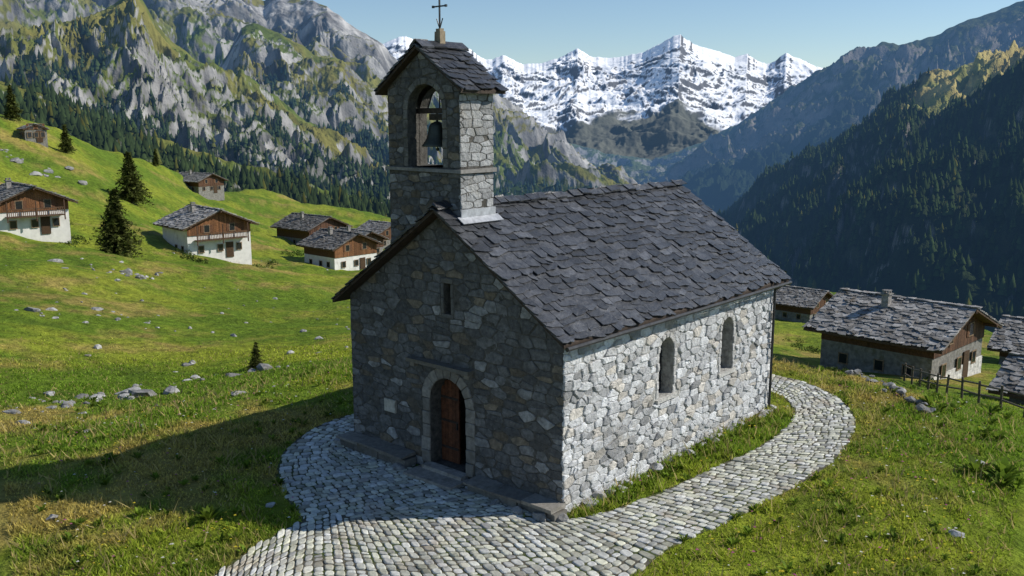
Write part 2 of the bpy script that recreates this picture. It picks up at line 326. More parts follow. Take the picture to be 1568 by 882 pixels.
massif('forest_mountain',[(1040,400),(1080,352),(1115,325),(1160,290),(1240,240),(1330,192),(1380,152),(1410,130),(1440,118),(1480,100),(1520,88),(1568,70),(1640,50),(1900,30),(2100,60)],
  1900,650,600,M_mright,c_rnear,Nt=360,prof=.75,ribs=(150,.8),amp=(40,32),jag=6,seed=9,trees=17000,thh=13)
V=[];Fc=[];Cc=[];off=0
for P,hh in forest_pts:
    nT=len(P);k=5
    tmpl=[]
    for (r,z0) in ((.24,.08),(.17,.42)):
        for j in range(k): tmpl.append((r*math.cos(j*2*math.pi/k+z0*3),r*math.sin(j*2*math.pi/k+z0*3),z0))
        tmpl.append((0,0,z0+ (.55 if z0<.2 else .58)))
    T=np.array(tmpl);ft=[]
    for b in (0,k+1):
        for j in range(k): ft.append((b+j,b+(j+1)%k,b+k))
    ft=np.array(ft);nv=len(T)
    vv=P[:,None,:]+T[None]*hh[:,None,None]*np.array([1,1,1])*rng.uniform(.8,1.2,(nT,nv,1))
    V.append(vv.reshape(-1,3));Fc.append((ft[None]+(np.arange(nT)*nv)[:,None,None]+off).reshape(-1,3));off+=nT*nv
    tone=rng.uniform(.6,1.5,(nT,1))*np.array([.028,.043,.015])+(rng.random((nT,1))>.93)*np.array([.05,.035,.0])
    Cc.append(np.repeat(tone,len(ft),0))
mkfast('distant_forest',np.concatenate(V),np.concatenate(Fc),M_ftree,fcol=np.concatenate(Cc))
# ------------------------------------------------------------------ masonry
def clip(poly,a,b,c):
    out=[];m=len(poly)
    for i in range(m):
        p=poly[i];r=poly[(i+1)%m];dp=a*p[0]+b*p[1]-c;dq=a*r[0]+b*r[1]-c
        if dp<=0: out.append(p)
        if (dp<0<dq) or (dq<0<dp):
            f=dp/(dp-dq);out.append((p[0]+(r[0]-p[0])*f,p[1]+(r[1]-p[1])*f))
    return out
def halfplanes(poly):
    h=[];m=len(poly)
    for i in range(m):
        p=poly[i];r=poly[(i+1)%m];ex_,ey=r[0]-p[0],r[1]-p[1];l=math.hypot(ex_,ey)
        if l<1e-9: continue
        a,b=ey/l,-ex_/l;h.append((a,b,a*p[0]+b*p[1]))
    return h
def masonry(region,openings,hw=(.2,.55),hh=(.15,.3),jit=.05,kz=2.2,split=.22):
    xs=[p[0] for p in region];zs=[p[1] for p in region];seeds=[];z=min(zs)-.1
    while z<max(zs)+.1:
        h=random.uniform(*hh);s=min(xs)-random.uniform(0,.5);wave=random.uniform(0,6)
        while s<max(xs)+.2:
            ww=random.uniform(*hw)*(1.5 if random.random()<.12 else 1)
            wv=.04*math.sin(s*1.3+wave)
            if h>.2 and random.random()<split:
                seeds.append((s+ww/2+random.uniform(-.04,.04),z+wv+h*.22));seeds.append((s+ww/2+random.uniform(-.04,.04),z+wv+h*.78))
            else: seeds.append((s+ww/2,z+wv+h/2+random.uniform(-jit,jit)))
            s+=ww
        z+=h
    sd=np.array(seeds);ss=sd*np.array([1,kz]);rh=halfplanes(region);cells=[]
    oh=[halfplanes(o) for o in openings]
    for i in range(len(ss)):
        p=ss[i];d2=((ss-p)**2).sum(1);nb=np.argsort(d2)[1:20]
        poly=[(p[0]-1.2,p[1]-1.2),(p[0]+1.2,p[1]-1.2),(p[0]+1.2,p[1]+1.2),(p[0]-1.2,p[1]+1.2)]
        for j in nb:
            qq=ss[j];a=qq[0]-p[0];b=qq[1]-p[1];poly=clip(poly,a,b,(qq@qq-p@p)/2)
            if not poly: break
        poly=[(x,y/kz) for x,y in poly]
        for a,b,c in rh:
            if poly: poly=clip(poly,a,b,c)
        ok=len(poly)>=3
        for h in oh:
            if not ok: break
            cx_=sum(p_[0] for p_ in poly)/len(poly);cy_=sum(p_[1] for p_ in poly)/len(poly)
            ds=[a*cx_+b*cy_-c for a,b,c in h];m=max(ds)
            if m<=0: ok=False
            else:
                a,b,c=h[ds.index(m)];poly=clip(poly,-a,-b,-c);ok=len(poly)>=3
        if ok: cells.append(poly)
    return cells
def add_stones(mb,cells,O,U,Vv,Nn,hgt_=.025,gap=.012,colf=None,rough=.006,ch=1,cut=.14):
    O,U,Vv,Nn=[np.array(a,float) for a in (O,U,Vv,Nn)]
    for poly in cells:
        P=np.array(poly);c=P.mean(0)
        area=abs(sum(P[i][0]*P[(i+1)%len(P)][1]-P[(i+1)%len(P)][0]*P[i][1] for i in range(len(P))))/2
        if area<.003: continue
        size=math.sqrt(area)
        Q=[]
        for k in range(len(P)):
            a_=P[k];b_=P[(k+1)%len(P)];L_=np.linalg.norm(b_-a_)
            Q.append(a_+(b_-a_)*cut)
            if L_>.15: Q.append((a_+b_)/2+rng.uniform(-1,1,2)*rough*1.3)
            Q.append(b_-(b_-a_)*cut)
        P=np.array(Q)
        g=gap*random.uniform(.4,1.8);P=c+(P-c)*(1-2*g/size)+rng.uniform(-rough,rough,P.shape)
        h=hgt_*random.uniform(.15,1.4);m=len(P);tilt=rng.uniform(-.05,.05,2)
        R0=P;R1=c+(P-c)*(1-.012/size);R2=c+(P-c)*(1-.055/size)
        vs=[]
        for R,hh in((R0,-.01),(R1,h*.7),(R2,h)):
            for p in R:
                hz=hh+((p-c)@tilt if hh>0 else 0)+(random.uniform(-.004,.004) if hh>0 else 0);vs.append(O+U*p[0]+Vv*p[1]+Nn*hz)
        F=[]
        for k in range(2):
            for i in range(m): F.append((k*m+i,k*m+(i+1)%m,(k+1)*m+(i+1)%m,(k+1)*m+i))
        F.append(tuple(range(2*m,3*m)));mb.add(vs,F,colf(c))
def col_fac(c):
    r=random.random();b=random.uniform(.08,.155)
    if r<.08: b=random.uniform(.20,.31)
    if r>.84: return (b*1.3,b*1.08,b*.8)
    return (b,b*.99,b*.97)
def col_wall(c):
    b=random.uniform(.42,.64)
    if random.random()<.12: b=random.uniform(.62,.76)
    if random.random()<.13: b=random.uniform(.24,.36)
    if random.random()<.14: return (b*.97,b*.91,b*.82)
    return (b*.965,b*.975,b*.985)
def col_dress(c):
    b=random.uniform(.17,.25);return (b*1.08,b,b*.88)
def arch(x0,x1,z0,z1,n=10):
    r=(x1-x0)/2;cxx=(x0+x1)/2;zs=z1-r;pts=[(x0,z0),(x1,z0)]
    for i in range(n+1):
        t=math.pi*i/n;pts.append((cxx+r*math.cos(t),zs+r*math.sin(t)))
    return pts
def surround(x0,x1,z0,z1,wd,nj=4,na=7,sill=False):
    r=(x1-x0)/2;cxx=(x0+x1)/2;zs=z1-r;cells=[]
    zz=np.linspace(z0,zs,nj+1)
    for i in range(nj):
        wa=wd*random.uniform(.85,1.2);wb=wd*random.uniform(.85,1.2)
        cells.append([(x0-wa,zz[i]),(x0,zz[i]),(x0,zz[i+1]),(x0-wa,zz[i+1])]);cells.append([(x1,zz[i]),(x1+wb,zz[i]),(x1+wb,zz[i+1]),(x1,zz[i+1])])
    for i in range(na):
        a=math.pi*i/na;b=math.pi*(i+1)/na;R=r+wd;mdl=(a+b)/2
        cells.append([(cxx+r*math.cos(a),zs+r*math.sin(a)),(cxx+R*math.cos(a),zs+R*math.sin(a)),(cxx+R*1.01*math.cos(mdl),zs+R*1.01*math.sin(mdl)),(cxx+R*math.cos(b),zs+R*math.sin(b)),(cxx+r*math.cos(b),zs+r*math.sin(b))])
    return cells
def prism(poly,O,U,Vv,Nn,d0,d1):
    O,U,Vv,Nn=[np.array(a,float) for a in (O,U,Vv,Nn)];m=len(poly)
    vs=[O+U*p[0]+Vv*p[1]+Nn*d0 for p in poly]+[O+U*p[0]+Vv*p[1]+Nn*d1 for p in poly]
    F=[tuple(range(m))[::-1],tuple(range(m,2*m))]+[(i,(i+1)%m,m+(i+1)%m,m+i) for i in range(m)]
    return vs,F
def boolean_cut(ob,cutters):
    for c in cutters:
        md=ob.modifiers.new('b','BOOLEAN');md.object=c;md.operation='DIFFERENCE';md.solver='EXACT'
    bpy.context.view_layer.update();dg=bpy.context.evaluated_depsgraph_get()
    me=bpy.data.meshes.new_from_object(ob.evaluated_get(dg));ob.modifiers.clear();ob.data=me
    for c in cutters: bpy.data.objects.remove(c,do_unlink=True)
# ------------------------------------------------------------------ chapel
W,Lc=7.7,11.1;RX=-W/2;RZ=6.975;SL=(6.975-4.11)/(W/2+.33);EZ=4.11
GZ=-.6
ch=empty('stone_chapel',(0,0,0))
wt=RZ-.17-SL*(W/2)
body=[(-W,GZ),(0,GZ),(0,wt),(RX,RZ-.17),(-W,wt)]
vs,F=prism(body,(0,0,0),(1,0,0),(0,0,1),(0,-1,0),-Lc,0)
bo=mk('walls',vs,F,M_wmo,parent=ch)
bo.data.materials.append(M_fmo)
DO=arch(-4.48,-3.16,-.08,2.42);WN=[(4.58,.74),(8.02,.74)]
cut=[]
vs,F=prism(DO,(0,0,0),(1,0,0),(0,0,1),(0,-1,0),-2.8,.3);cut.append(mk('c',vs,F,M_fmo))
vs,F=prism([(-3.90,4.15),(-3.66,4.15),(-3.66,4.95),(-3.78,5.02),(-3.90,4.95)],(0,0,0),(1,0,0),(0,0,1),(0,-1,0),-.5,.3);cut.append(mk('c',vs,F,M_fmo))
for yc,wd in WN:
    vs,F=prism(arch(yc-wd/2,yc+wd/2,1.66,3.3),(0,0,0),(0,1,0),(0,0,1),(1,0,0),-.42,.3);cut.append(mk('c',vs,F,M_wmo))
boolean_cut(bo,cut)
while len(bo.data.materials)<2: bo.data.materials.append(M_fmo)
bo.data.materials[0]=M_wmo;bo.data.materials[1]=M_fmo
for p in bo.data.polygons:
    c=p.center
    p.material_index=1 if (p.normal.y<-.5 and c.y<.01) or (c.x<-2 and c.y<2.9 and c.y>-.01 and c.x>-5 and abs(p.normal.y)<.9 and c.z<6) else 0
mb=MB();open_f=[arch(-4.48-.30,-3.16+.30,-.3,2.42+.28),[(-4.0,4.05),(-3.56,4.05),(-3.56,5.1),(-4.0,5.1)],[(-5.15,2.70),(-2.85,2.70),(-2.85,2.83),(-5.15,2.83)],[(-6.3,1.05),(-5.82,1.05),(-5.82,1.42),(-6.3,1.42)]]
cells=masonry([(-W,GZ),(.02,GZ),(.02,wt),(RX,RZ-.2),(-W,wt)],open_f,hw=(.2,.72),hh=(.14,.38),jit=.05,kz=2.2,split=.3)
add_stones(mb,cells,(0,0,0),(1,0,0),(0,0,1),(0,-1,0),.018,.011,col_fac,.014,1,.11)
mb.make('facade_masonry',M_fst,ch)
mb=MB();cells=surround(-4.48,-3.16,-.08,2.42,.30,5,9)
add_stones(mb,cells,(0,0,0),(1,0,0),(0,0,1),(0,-1,0),.04,.004,col_dress,.003,1,.06)
cells=[[(-4.0,4.05),(-3.56,4.05),(-3.56,4.15),(-4.0,4.15)],[(-4.0,4.15),(-3.9,4.15),(-3.9,4.58),(-4.0,4.58)],[(-3.66,4.15),(-3.56,4.15),(-3.56,4.6),(-3.66,4.6)],[(-4.0,4.58),(-3.9,4.58),(-3.9,4.96),(-4.0,4.96)],[(-3.66,4.6),(-3.56,4.6),(-3.56,4.96),(-3.66,4.96)],[(-4.0,4.96),(-3.56,4.96),(-3.56,5.08),(-3.78,5.12),(-4.0,5.08)]]
add_stones(mb,cells,(0,0,0),(1,0,0),(0,0,1),(0,-1,0),.03,.004,lambda c:(.13,.125,.115),.002,1,.05)
mb.box((-4.0,-.12,2.78),(2.3,.26,.10),(.15,.135,.11),jit=.012)
for x in(-5.0,-3.0): mb.box((x,-.07,2.66),(.16,.16,.14),(.2,.18,.15),jit=.01)
mb.box((-6.06,-.02,1.235),(.46,.06,.36),(.45,.42,.36),jit=.004)
mb.make('door_surround',M_dress,ch)
mb=MB();op=[]
for yc,wd in WN: op.append(arch(yc-wd/2-.13,yc+wd/2+.13,1.55,3.44))
cells=masonry([(-.02,GZ),(Lc,GZ),(Lc,wt+.05),(-.02,wt+.05)],op,hw=(.14,.6),hh=(.11,.34),jit=.07,kz=2.0,split=.38)
add_stones(mb,cells,(0,0,0),(0,1,0),(0,0,1),(1,0,0),.045,.010,col_wall,.017,1,.10)
mb.make('side_masonry',M_wst,ch)
mb=MB()
for yc,wd in WN:
    add_stones(mb,surround(yc-wd/2,yc+wd/2,1.66,3.3,.14,5,7),(0,0,0),(0,1,0),(0,0,1),(1,0,0),.03,.004,lambda c:tuple(random.uniform(.4,.55)*np.array([1,.98,.95])),.006,1)
    mb.box((.0,yc,1.60),(.16,wd+.3,.10),(.5,.49,.46),jit=.01)
mb.make('window_surround',M_wst,ch)
mb=MB()
for yc,wd in WN:
    vs,F=prism(arch(yc-wd/2+.01,yc+wd/2-.01,1.67,3.29),(0,0,0),(0,1,0),(0,0,1),(1,0,0),-.40,-.37);mb.add(vs,F,(1,1,1),0)
    for dy in(-.18,0,.18): mb.box((-.35,yc+dy,2.45),(.02,.02,1.6),(1,1,1),m=1)
    for z in(1.95,2.3,2.65,3.0): mb.box((-.335,yc,z),(.02,wd-.06 if z<2.9 else wd-.2,.02),(1,1,1),m=1)
mb.make('windows',M_glass,ch,mats=[M_glass,M_metal])
mb=MB();cells=masonry([(0,GZ),(Lc,GZ),(Lc,wt+.05),(0,wt+.05)],[],hw=(.3,.7),hh=(.2,.4));add_stones(mb,cells,(-W,Lc,0),(0,-1,0),(0,0,1),(-1,0,0),.03,.012,col_fac)
cells=masonry([(0,GZ),(W,GZ),(W,wt),(W/2,RZ-.2),(0,wt)],[],hw=(.3,.7),hh=(.2,.4));add_stones(mb,cells,(0,Lc,0),(-1,0,0),(0,0,1),(0,1,0),.03,.012,col_wall)
mb.make('rear_masonry',M_fst,ch)
mb=MB()
rD=.66;cD=-3.82
for i in range(5):
    x0=-4.46+i*.135;x1=x0+.128
    xm=(x0+x1)/2;zt=1.76+math.sqrt(max(0,rD**2-(xm-cD)**2))-.02
    b=random.uniform(.8,1.3);mb.box((xm,.42,(zt-.05)/2),(.128,.05,zt+.05),(.11*b,.042*b,.02*b))
for z in(.35,1.1,1.75): mb.box((-4.13,.385,z),(.62,.02,.06),(.04,.03,.025))
mb.box((-3.84,.37,1.0),(.03,.05,.18),(.03,.03,.03))
for i in range(5):
    y0=.5+i*.135;b=random.uniform(.7,1.1);mb.box((-3.22,y0,1.0),(.05,.128,2.1),(.06*b,.028*b,.016*b))
mb.make('door',M_wood,ch)
mb=MB()
def slabs(x0,x1,y0,y1,z0,z1,n,col):
    xs=np.linspace(x0,x1,n+1)
    for i in range(n):
        b=random.uniform(.8,1.2);mb.box(((xs[i]+xs[i+1])/2,(y0+y1)/2+random.uniform(-.03,.03),(z0+z1)/2),(xs[i+1]-xs[i]-.015,y1-y0,z1-z0+random.uniform(-.03,.03)),tuple(np.array(col)*b),jit=.025)
slabs(-2.72,.15,-.48,-.03,-.5,-.06,5,(.17,.16,.14));slabs(-7.75,-5.0,-.48,-.03,-.5,.0,5,(.15,.14,.125))
slabs(-2.72,.1,-.58,-.02,-.03,.05,3,(.21,.195,.17));slabs(-7.8,-5.0,-.58,-.02,.05,.12,3,(.2,.185,.16))
mb.box((-3.85,-.42,-.23),(1.75,.75,.2),(.28,.26,.23),jit=.01);mb.box((-3.83,-.13,-.09),(1.45,.3,.11),(.3,.28,.25),jit=.008)
mb.make('steps_and_plinth',M_dress,ch)
# roof
def slate_col(k=1.0,lo=.026,hi=.078):
    b=random.uniform(lo,hi)*k
    if random.random()<.08:b*=1.5
    return (b*.96,b*.99,b*1.08)
def tiles(mb,O,U,Vv,Nn,length,slope,expo,wm,th,colf,jag=.03,messy=1.0):
    O,U,Vv,Nn=[np.array(a,float) for a in (O,U,Vv,Nn)]
    rows=int(math.ceil(slope/expo));expo=slope/rows
    for i in range(rows):
        v0=i*expo;s=-random.uniform(0,wm)*.6
        tl=min(expo*1.75,slope-v0+.02)
        while s<length:
            ww=wm*random.uniform(.5,1.6);a=max(s,-.03);b=min(s+ww,length+.03)
            if b-a>.08:
                g=.008;dv=random.uniform(-.06,.075)*expo/.28*messy;nb=5;vs=[]
                hb=th*random.uniform(1.4,3.1);rot=random.uniform(-.03,.03)*expo/.28*messy
                xs_=np.linspace(a+g,b-g,nb);low=[v0-dv+random.uniform(-jag,jag)*.8+(jag*1.9*random.random() if k_ in(0,nb-1) else 0)+rot*(k_-2) for k_ in range(nb)]
                top=[(x,l) for x,l in zip(xs_,low)]+[(b-g,v0+tl),(a+g,v0+tl)]
                rnd=random.uniform(-.01,.01);tx=random.uniform(-.04,.04)
                for off_ in (0,-th):
                    for (x,v) in top:
                        f=(v-v0)/tl;vs.append(O+U*x+Vv*v+Nn*(hb*(1-f)+th*.6*f+rnd+tx*(x-(a+b)/2)*(1-f)+off_))
                m=len(top);mb.add(vs,[tuple(range(m))]+[(k,m+k,m+(k+1)%m,(k+1)%m) for k in range(m)],colf())
            s+=ww
OV=.42;sa=math.atan(SL);hw_=W/2+.33;slen=hw_/math.cos(sa)
mb=MB()
zo=-.07
tiles(mb,(.33,-OV,EZ+zo),(0,1,0),(-math.cos(sa),0,math.sin(sa)),(math.sin(sa),0,math.cos(sa)),Lc+2*OV,slen,.265,.42,.028,slate_col,.036,1.2)
tiles(mb,(-W-.33,Lc+OV,EZ+zo),(0,-1,0),(math.cos(sa),0,math.sin(sa)),(-math.sin(sa),0,math.cos(sa)),Lc+2*OV,slen,.275,.5,.03,slate_col)
y=-OV
while y<Lc+OV:
    l=random.uniform(.2,.5)
    for sgn in(-1,1):
        R=np.array([[math.cos(sgn*sa*.9),0,math.sin(sgn*sa*.9)],[0,1,0],[-math.sin(sgn*sa*.9),0,math.cos(sgn*sa*.9)]])
        mb.box((RX+sgn*.10,y+l/2,RZ-.02+random.uniform(-.025,.05)),(.26,l-.01,.035),slate_col(),R=R,jit=.02)
    y+=l
mb.make('roof_slates',M_slate,ch)
mb=MB()
prof_=[(.31,EZ-.14),(.31,EZ-.06),(RX,RZ-.07),(-W-.31,EZ-.06),(-W-.31,EZ-.14),(RX,RZ-.17)]
for side in (0,1):
    pp=[prof_[0],prof_[1],prof_[2],prof_[5]] if side==0 else [prof_[5],prof_[2],prof_[3],prof_[4]]
    vs,F=prism(pp,(0,0,0),(1,0,0),(0,0,1),(0,-1,0),-(Lc+OV-.03),OV-.03);mb.add(vs,F,(.05,.035,.025))
mb.make('roof_deck',M_wood,ch)
mb=MB()
mb.cyl((.37,-.35,EZ-.15),(.37,Lc+.38,EZ-.17),.055,n=10)
mb.cyl((.37,Lc-.15,EZ-.17),(.12,Lc-.2,3.75),.04);mb.cyl((.12,Lc-.2,3.76),(.12,Lc-.2,-.25),.042)
for z in(.6,2,3.3): mb.cyl((.12,Lc-.2,z),(.12,Lc-.2,z+.04),.055)
mb.make('gutter_and_downpipe',M_metal,ch)
# tower
TX0,TX1,TY0,TY1=-6.0,-3.36,.10,1.30;TZ=9.85;TS=7.83;TCX=(TX0+TX1)/2;TR=11.0
ts=(TR-TZ)/(1.32+.27)
tb=[(TX0,5.0),(TX1,5.0),(TX1,TZ+.05),(TCX,TR-.13),(TX0,TZ+.05)]
vs,F=prism(tb,(0,0,0),(1,0,0),(0,0,1),(0,-1,0),-TY1,-TY0);to=mk('tower_walls',vs,F,M_fmo,parent=ch)
TO=arch(-5.25,-3.98,TS+.06,9.98);TB=arch(-5.78,-4.2,TS+.06,9.98)
c1=mk('c',*prism(TO,(0,0,0),(1,0,0),(0,0,1),(0,-1,0),-.42,1),M_fmo)
c2=mk('c',*prism([(-5.79,TS+.06),(-3.58,TS+.06),(-3.58,10.0),(-5.79,10.0)],(0,0,0),(1,0,0),(0,0,1),(0,-1,0),-1.02,-.40),M_fmo)
c3=mk('c',*prism(TB,(0,0,0),(1,0,0),(0,0,1),(0,-1,0),-2,-1.0),M_fmo)
boolean_cut(to,[c1,c2,c3])
mb=MB()
reg=[(TX0,5.0),(TX1,5.0),(TX1,TZ),(TCX,TR-.16),(TX0,TZ)]
ot=[arch(-5.25-.16,-3.98+.16,TS-.05,9.98+.18),[(TX0-.1,TS-.06),(TX1+.1,TS-.06),(TX1+.1,TS+.06),(TX0-.1,TS+.06)]]
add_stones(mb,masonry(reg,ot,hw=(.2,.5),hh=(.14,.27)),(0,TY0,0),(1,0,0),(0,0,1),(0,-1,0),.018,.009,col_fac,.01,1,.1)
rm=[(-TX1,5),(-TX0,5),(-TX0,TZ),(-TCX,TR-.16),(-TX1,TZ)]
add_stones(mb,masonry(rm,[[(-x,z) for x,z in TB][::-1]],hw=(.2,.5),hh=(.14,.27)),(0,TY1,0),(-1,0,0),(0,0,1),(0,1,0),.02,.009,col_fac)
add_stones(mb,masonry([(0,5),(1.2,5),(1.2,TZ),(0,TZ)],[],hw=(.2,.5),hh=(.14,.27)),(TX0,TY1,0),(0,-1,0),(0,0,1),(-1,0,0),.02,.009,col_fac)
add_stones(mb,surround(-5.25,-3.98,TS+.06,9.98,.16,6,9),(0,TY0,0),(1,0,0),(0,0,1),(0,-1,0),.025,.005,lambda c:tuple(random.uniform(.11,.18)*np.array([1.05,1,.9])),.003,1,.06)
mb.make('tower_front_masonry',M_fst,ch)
mb=MB()
def col_tw(c):
    b=random.uniform(.23,.40);return (b*.99,b,b*1.0)
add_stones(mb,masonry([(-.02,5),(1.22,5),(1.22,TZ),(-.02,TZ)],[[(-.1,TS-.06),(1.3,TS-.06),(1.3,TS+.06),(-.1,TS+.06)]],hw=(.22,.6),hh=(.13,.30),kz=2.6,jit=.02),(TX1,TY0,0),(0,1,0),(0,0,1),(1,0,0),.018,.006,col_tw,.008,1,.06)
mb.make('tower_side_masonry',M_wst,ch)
mb=MB()
mb.box((TCX,(TY0+TY1)/2,TS-.005),(TX1-TX0+.16,TY1-TY0+.16,.09),(.22,.21,.195),jit=.012)
mb.box((-4.615,.70,TS+.05),(1.25,1.15,.02),(.25,.24,.22))
mb.make('string_course',M_dress,ch)
mb=MB();tsa=math.atan(ts);tsl=1.59/math.cos(tsa)
for sg in(1,-1):
    O=(TCX+sg*1.59,-.14 if sg>0 else 1.54,TZ-.06);U=(0,sg,0);tiles(mb,O,U,(-sg*math.cos(tsa),0,math.sin(tsa)),(sg*math.sin(tsa),0,math.cos(tsa)),1.68,tsl,.22,.34,.03,slate_col,.03)
    R=np.array([[math.cos(sg*tsa),0,math.sin(sg*tsa)],[0,1,0],[-math.sin(sg*tsa),0,math.cos(sg*tsa)]])
    for yy in(.1,.55,1.0,1.35): mb.box((TCX+sg*.12,yy,TR-.02),(.3,.44,.04),slate_col(),R=R,jit=.02)
mb.make('tower_roof_slates',M_slate,ch)
mb=MB()
for pp in ([(TCX+1.57,TZ-.12),(TCX+1.57,TZ-.05),(TCX,TR-.06),(TCX,TR-.15)],[(TCX,TR-.15),(TCX,TR-.06),(TCX-1.57,TZ-.05),(TCX-1.57,TZ-.12)]):
    vs,F=prism(pp,(0,0,0),(1,0,0),(0,0,1),(0,-1,0),-1.52,.12);mb.add(vs,F,(.05,.035,.025))
mb.make('tower_roof_deck',M_wood,ch)
mb=MB()
mb.box((TCX+.0,.75,TR+.14),(.2,.2,.36),(.27,.22,.15),jit=.01);mb.box((TCX,.75,TR+.34),(.14,.14,.1),(.27,.22,.15),jit=.008)
mb.make('cross_pedestal',M_dress,ch)
mb=MB();zc=TR+.36
mb.box((TCX,.75,zc+.45),(.035,.035,.95));mb.box((TCX,.75,zc+.58),(.46,.03,.035))
for a in((-.23,.58),(.23,.58),(0,.93)): mb.box((TCX+a[0],.75,zc+a[1]),(.06,.045,.06))
for sg in(-1,1): mb.box((TCX+sg*.06,.75,zc+.16),(.02,.02,.26),R=np.array([[math.cos(sg*.4),0,math.sin(sg*.4)],[0,1,0],[-math.sin(sg*.4),0,math.cos(sg*.4)]]))
mb.make('iron_cross',M_metal,ch)
mb=MB();bc=(-4.72,.65,8.40)
k=1.22
mb.lathe(bc,[(r*k,z*1.05) for r,z in[(.33,0),(.335,.03),(.30,.08),(.235,.2),(.195,.38),(.175,.5),(.14,.57),(.06,.61),(.0,.62)]],24)
mb.lathe(bc,[(r*k,z) for r,z in[(.31,0.01),(.22,.2),(.16,.5),(0,.55)]],24)
mb.cyl((bc[0],bc[1],bc[2]+.62),(bc[0],bc[1],bc[2]+.87),.03);mb.cyl((bc[0],bc[1],bc[2]-.05),(bc[0],bc[1],bc[2]+.4),.015);mb.lathe((bc[0],bc[1],bc[2]-.12),[(0,0),(.045,.03),(.045,.07),(0,.1)],10)
mb.make('bell',M_bronze,ch,smooth=True)
mb=MB();mb.box((-4.68,.65,9.32),(2.15,.14,.14),(.06,.045,.035));mb.box((-4.72,.65,9.16),(.5,.1,.16),(.05,.04,.03));mb.cyl((-4.72,.75,9.32),(-4.72,.75,9.9),.02,col=(.04,.04,.04));mb.cyl((-5.1,.65,9.3),(-5.1,.85,9.75),.02,col=(.04,.04,.04))
mb.make('bell_yoke',M_wood,ch)
mb=MB()
def roofz(x): return RZ-SL*abs(x-RX)
R=np.array([[math.cos(sa),0,math.sin(sa)],[0,1,0],[-math.sin(sa),0,math.cos(sa)]])
mb.box((TX1+.13,(TY0+TY1)/2,roofz(TX1+.13)+.055),(.26,TY1-TY0+.3,.02),R=R);mb.box((TX1+.045,(TY0+TY1)/2,roofz(TX1)+.12),(.02,TY1-TY0+.08,.22))
mb.make('lead_flashing',M_lead,ch)
# ------------------------------------------------------------------ cobbled path
zP=-.25
st=[(G(1150,592,zP),G(1158,574,zP)),(G(1180,600,zP),G(1195,577,zP)),(G(1205,612,zP),G(1250,593,zP)),(G(1216,632,zP),G(1295,620,zP)),(G(1205,655,zP),G(1308,652,zP)),(G(1160,687,zP),G(1285,695,zP)),(G(1100,715,zP),G(1230,737,zP)),(G(1000,760,zP),G(1130,790,zP)),(G(890,795,zP),G(1020,842,zP)),
 ((-.9,-1.0),(2.9,-2.2)),((-3.0,-2.9),(1.6,-5)),((-4.3,-4.2),(-.6,-7.2)),((-3.7,-7.0),(-.3,-9.6)),((-2.5,-9.5),(1,-12))]
b1=np.array([[a[0],a[1],b[0],b[1]] for a,b in st])
b2=np.array([[-7.7,3.2,-8.9,3.4],[-7.75,1.5,-9.75,1.7],[-7.75,.2,-9.6,0],[-7.5,-.2,-8.75,-1.6],[-6.3,-.2,-7.6,-2.75],[-5,-.2,-6.2,-3.5],[-3.6,-.2,-4.9,-4.0],[-2,-.2,-4.0,-4.4],[-.2,-.1,-2.5,-3.6]])
def dens_(b):
    out=[];m=len(b)
    for i in range(m-1):
        p0=b[max(i-1,0)];p1=b[i];p2=b[i+1];p3=b[min(i+2,m-1)]
        for t in np.linspace(0,1,12,endpoint=False): out.append(.5*((2*p1)+(-p0+p2)*t+(2*p0-5*p1+4*p2-p3)*t*t+(-p0+3*p1-3*p2+p3)*t**3))
    out.append(b[-1]);return np.array(out)
d1=dens_(b1);d2=dens_(b2)
polys=[np.concatenate([d[:,:2],d[::-1,2:]]) for d in (d1,d2)]
def inpoly(P,poly):
    x,y=P[:,0],P[:,1];ins=np.zeros(len(x),bool);m=len(poly)
    for i in range(m):
        x0,y0=poly[i];x1,y1=poly[(i+1)%m];c=((y0>y)!=(y1>y))
        with np.errstate(divide='ignore',invalid='ignore'): xi=(x1-x0)*(y-y0)/(y1-y0)+x0
        ins^=c&(x<xi)
    return ins
mbd=MB();cob=[]
for bi,d in enumerate((d1,d2)):
    nn=len(d);vs=[]
    for k in range(nn):
        for f in np.linspace(-.02,1.02,7):
            p=d[k,:2]*(1-f)+d[k,2:]*f;vs.append((p[0],p[1]))
    vs=np.array(vs);zz=hgt(vs[:,0],vs[:,1])+(.02 if bi==0 else .012)
    mbd.add(np.column_stack([vs,zz]),[tuple(r) for r in grid_faces(nn,7)],(1,1,1))
    mid=(d[:,:2]+d[:,2:])/2;sl_=np.concatenate([[0],np.cumsum(np.linalg.norm(np.diff(mid,axis=0),axis=1))]);step=.215
    rows=int(sl_[-1]/step);fk=[np.interp(np.linspace(0,sl_[-1],rows+1),sl_,d[:,c]) for c in range(4)];fk=np.array(fk).T
    for i in range(rows):
        A0,B0=fk[i,:2],fk[i,2:];A1,B1=fk[i+1,:2],fk[i+1,2:];wd=np.linalg.norm(B0-A0)
        if wd<.3: continue
        m=max(2,int(wd/random.uniform(.19,.25)));cuts=np.concatenate([[0],(np.arange(1,m)+rng.uniform(-.3,.3,m-1)+(.25 if i%2 else -.25))/m,[1]])
        cuts[0]=-rng.uniform(-.03,.04);cuts[-1]=1+rng.uniform(-.03,.04)
        for j in range(m):
            a,b=cuts[j],cuts[j+1];qd=np.array([A0*(1-a)+B0*a,A0*(1-b)+B0*b,A1*(1-b)+B1*b,A1*(1-a)+B1*a])
            if bi==1 and inpoly(qd.mean(0)[None],polys[0])[0]: continue
            cob.append(qd)
mbd.make('path_bed',M_bed)
mb=MB();cen=np.array([c.mean(0) for c in cob]);cz_=hgt(cen[:,0],cen[:,1])
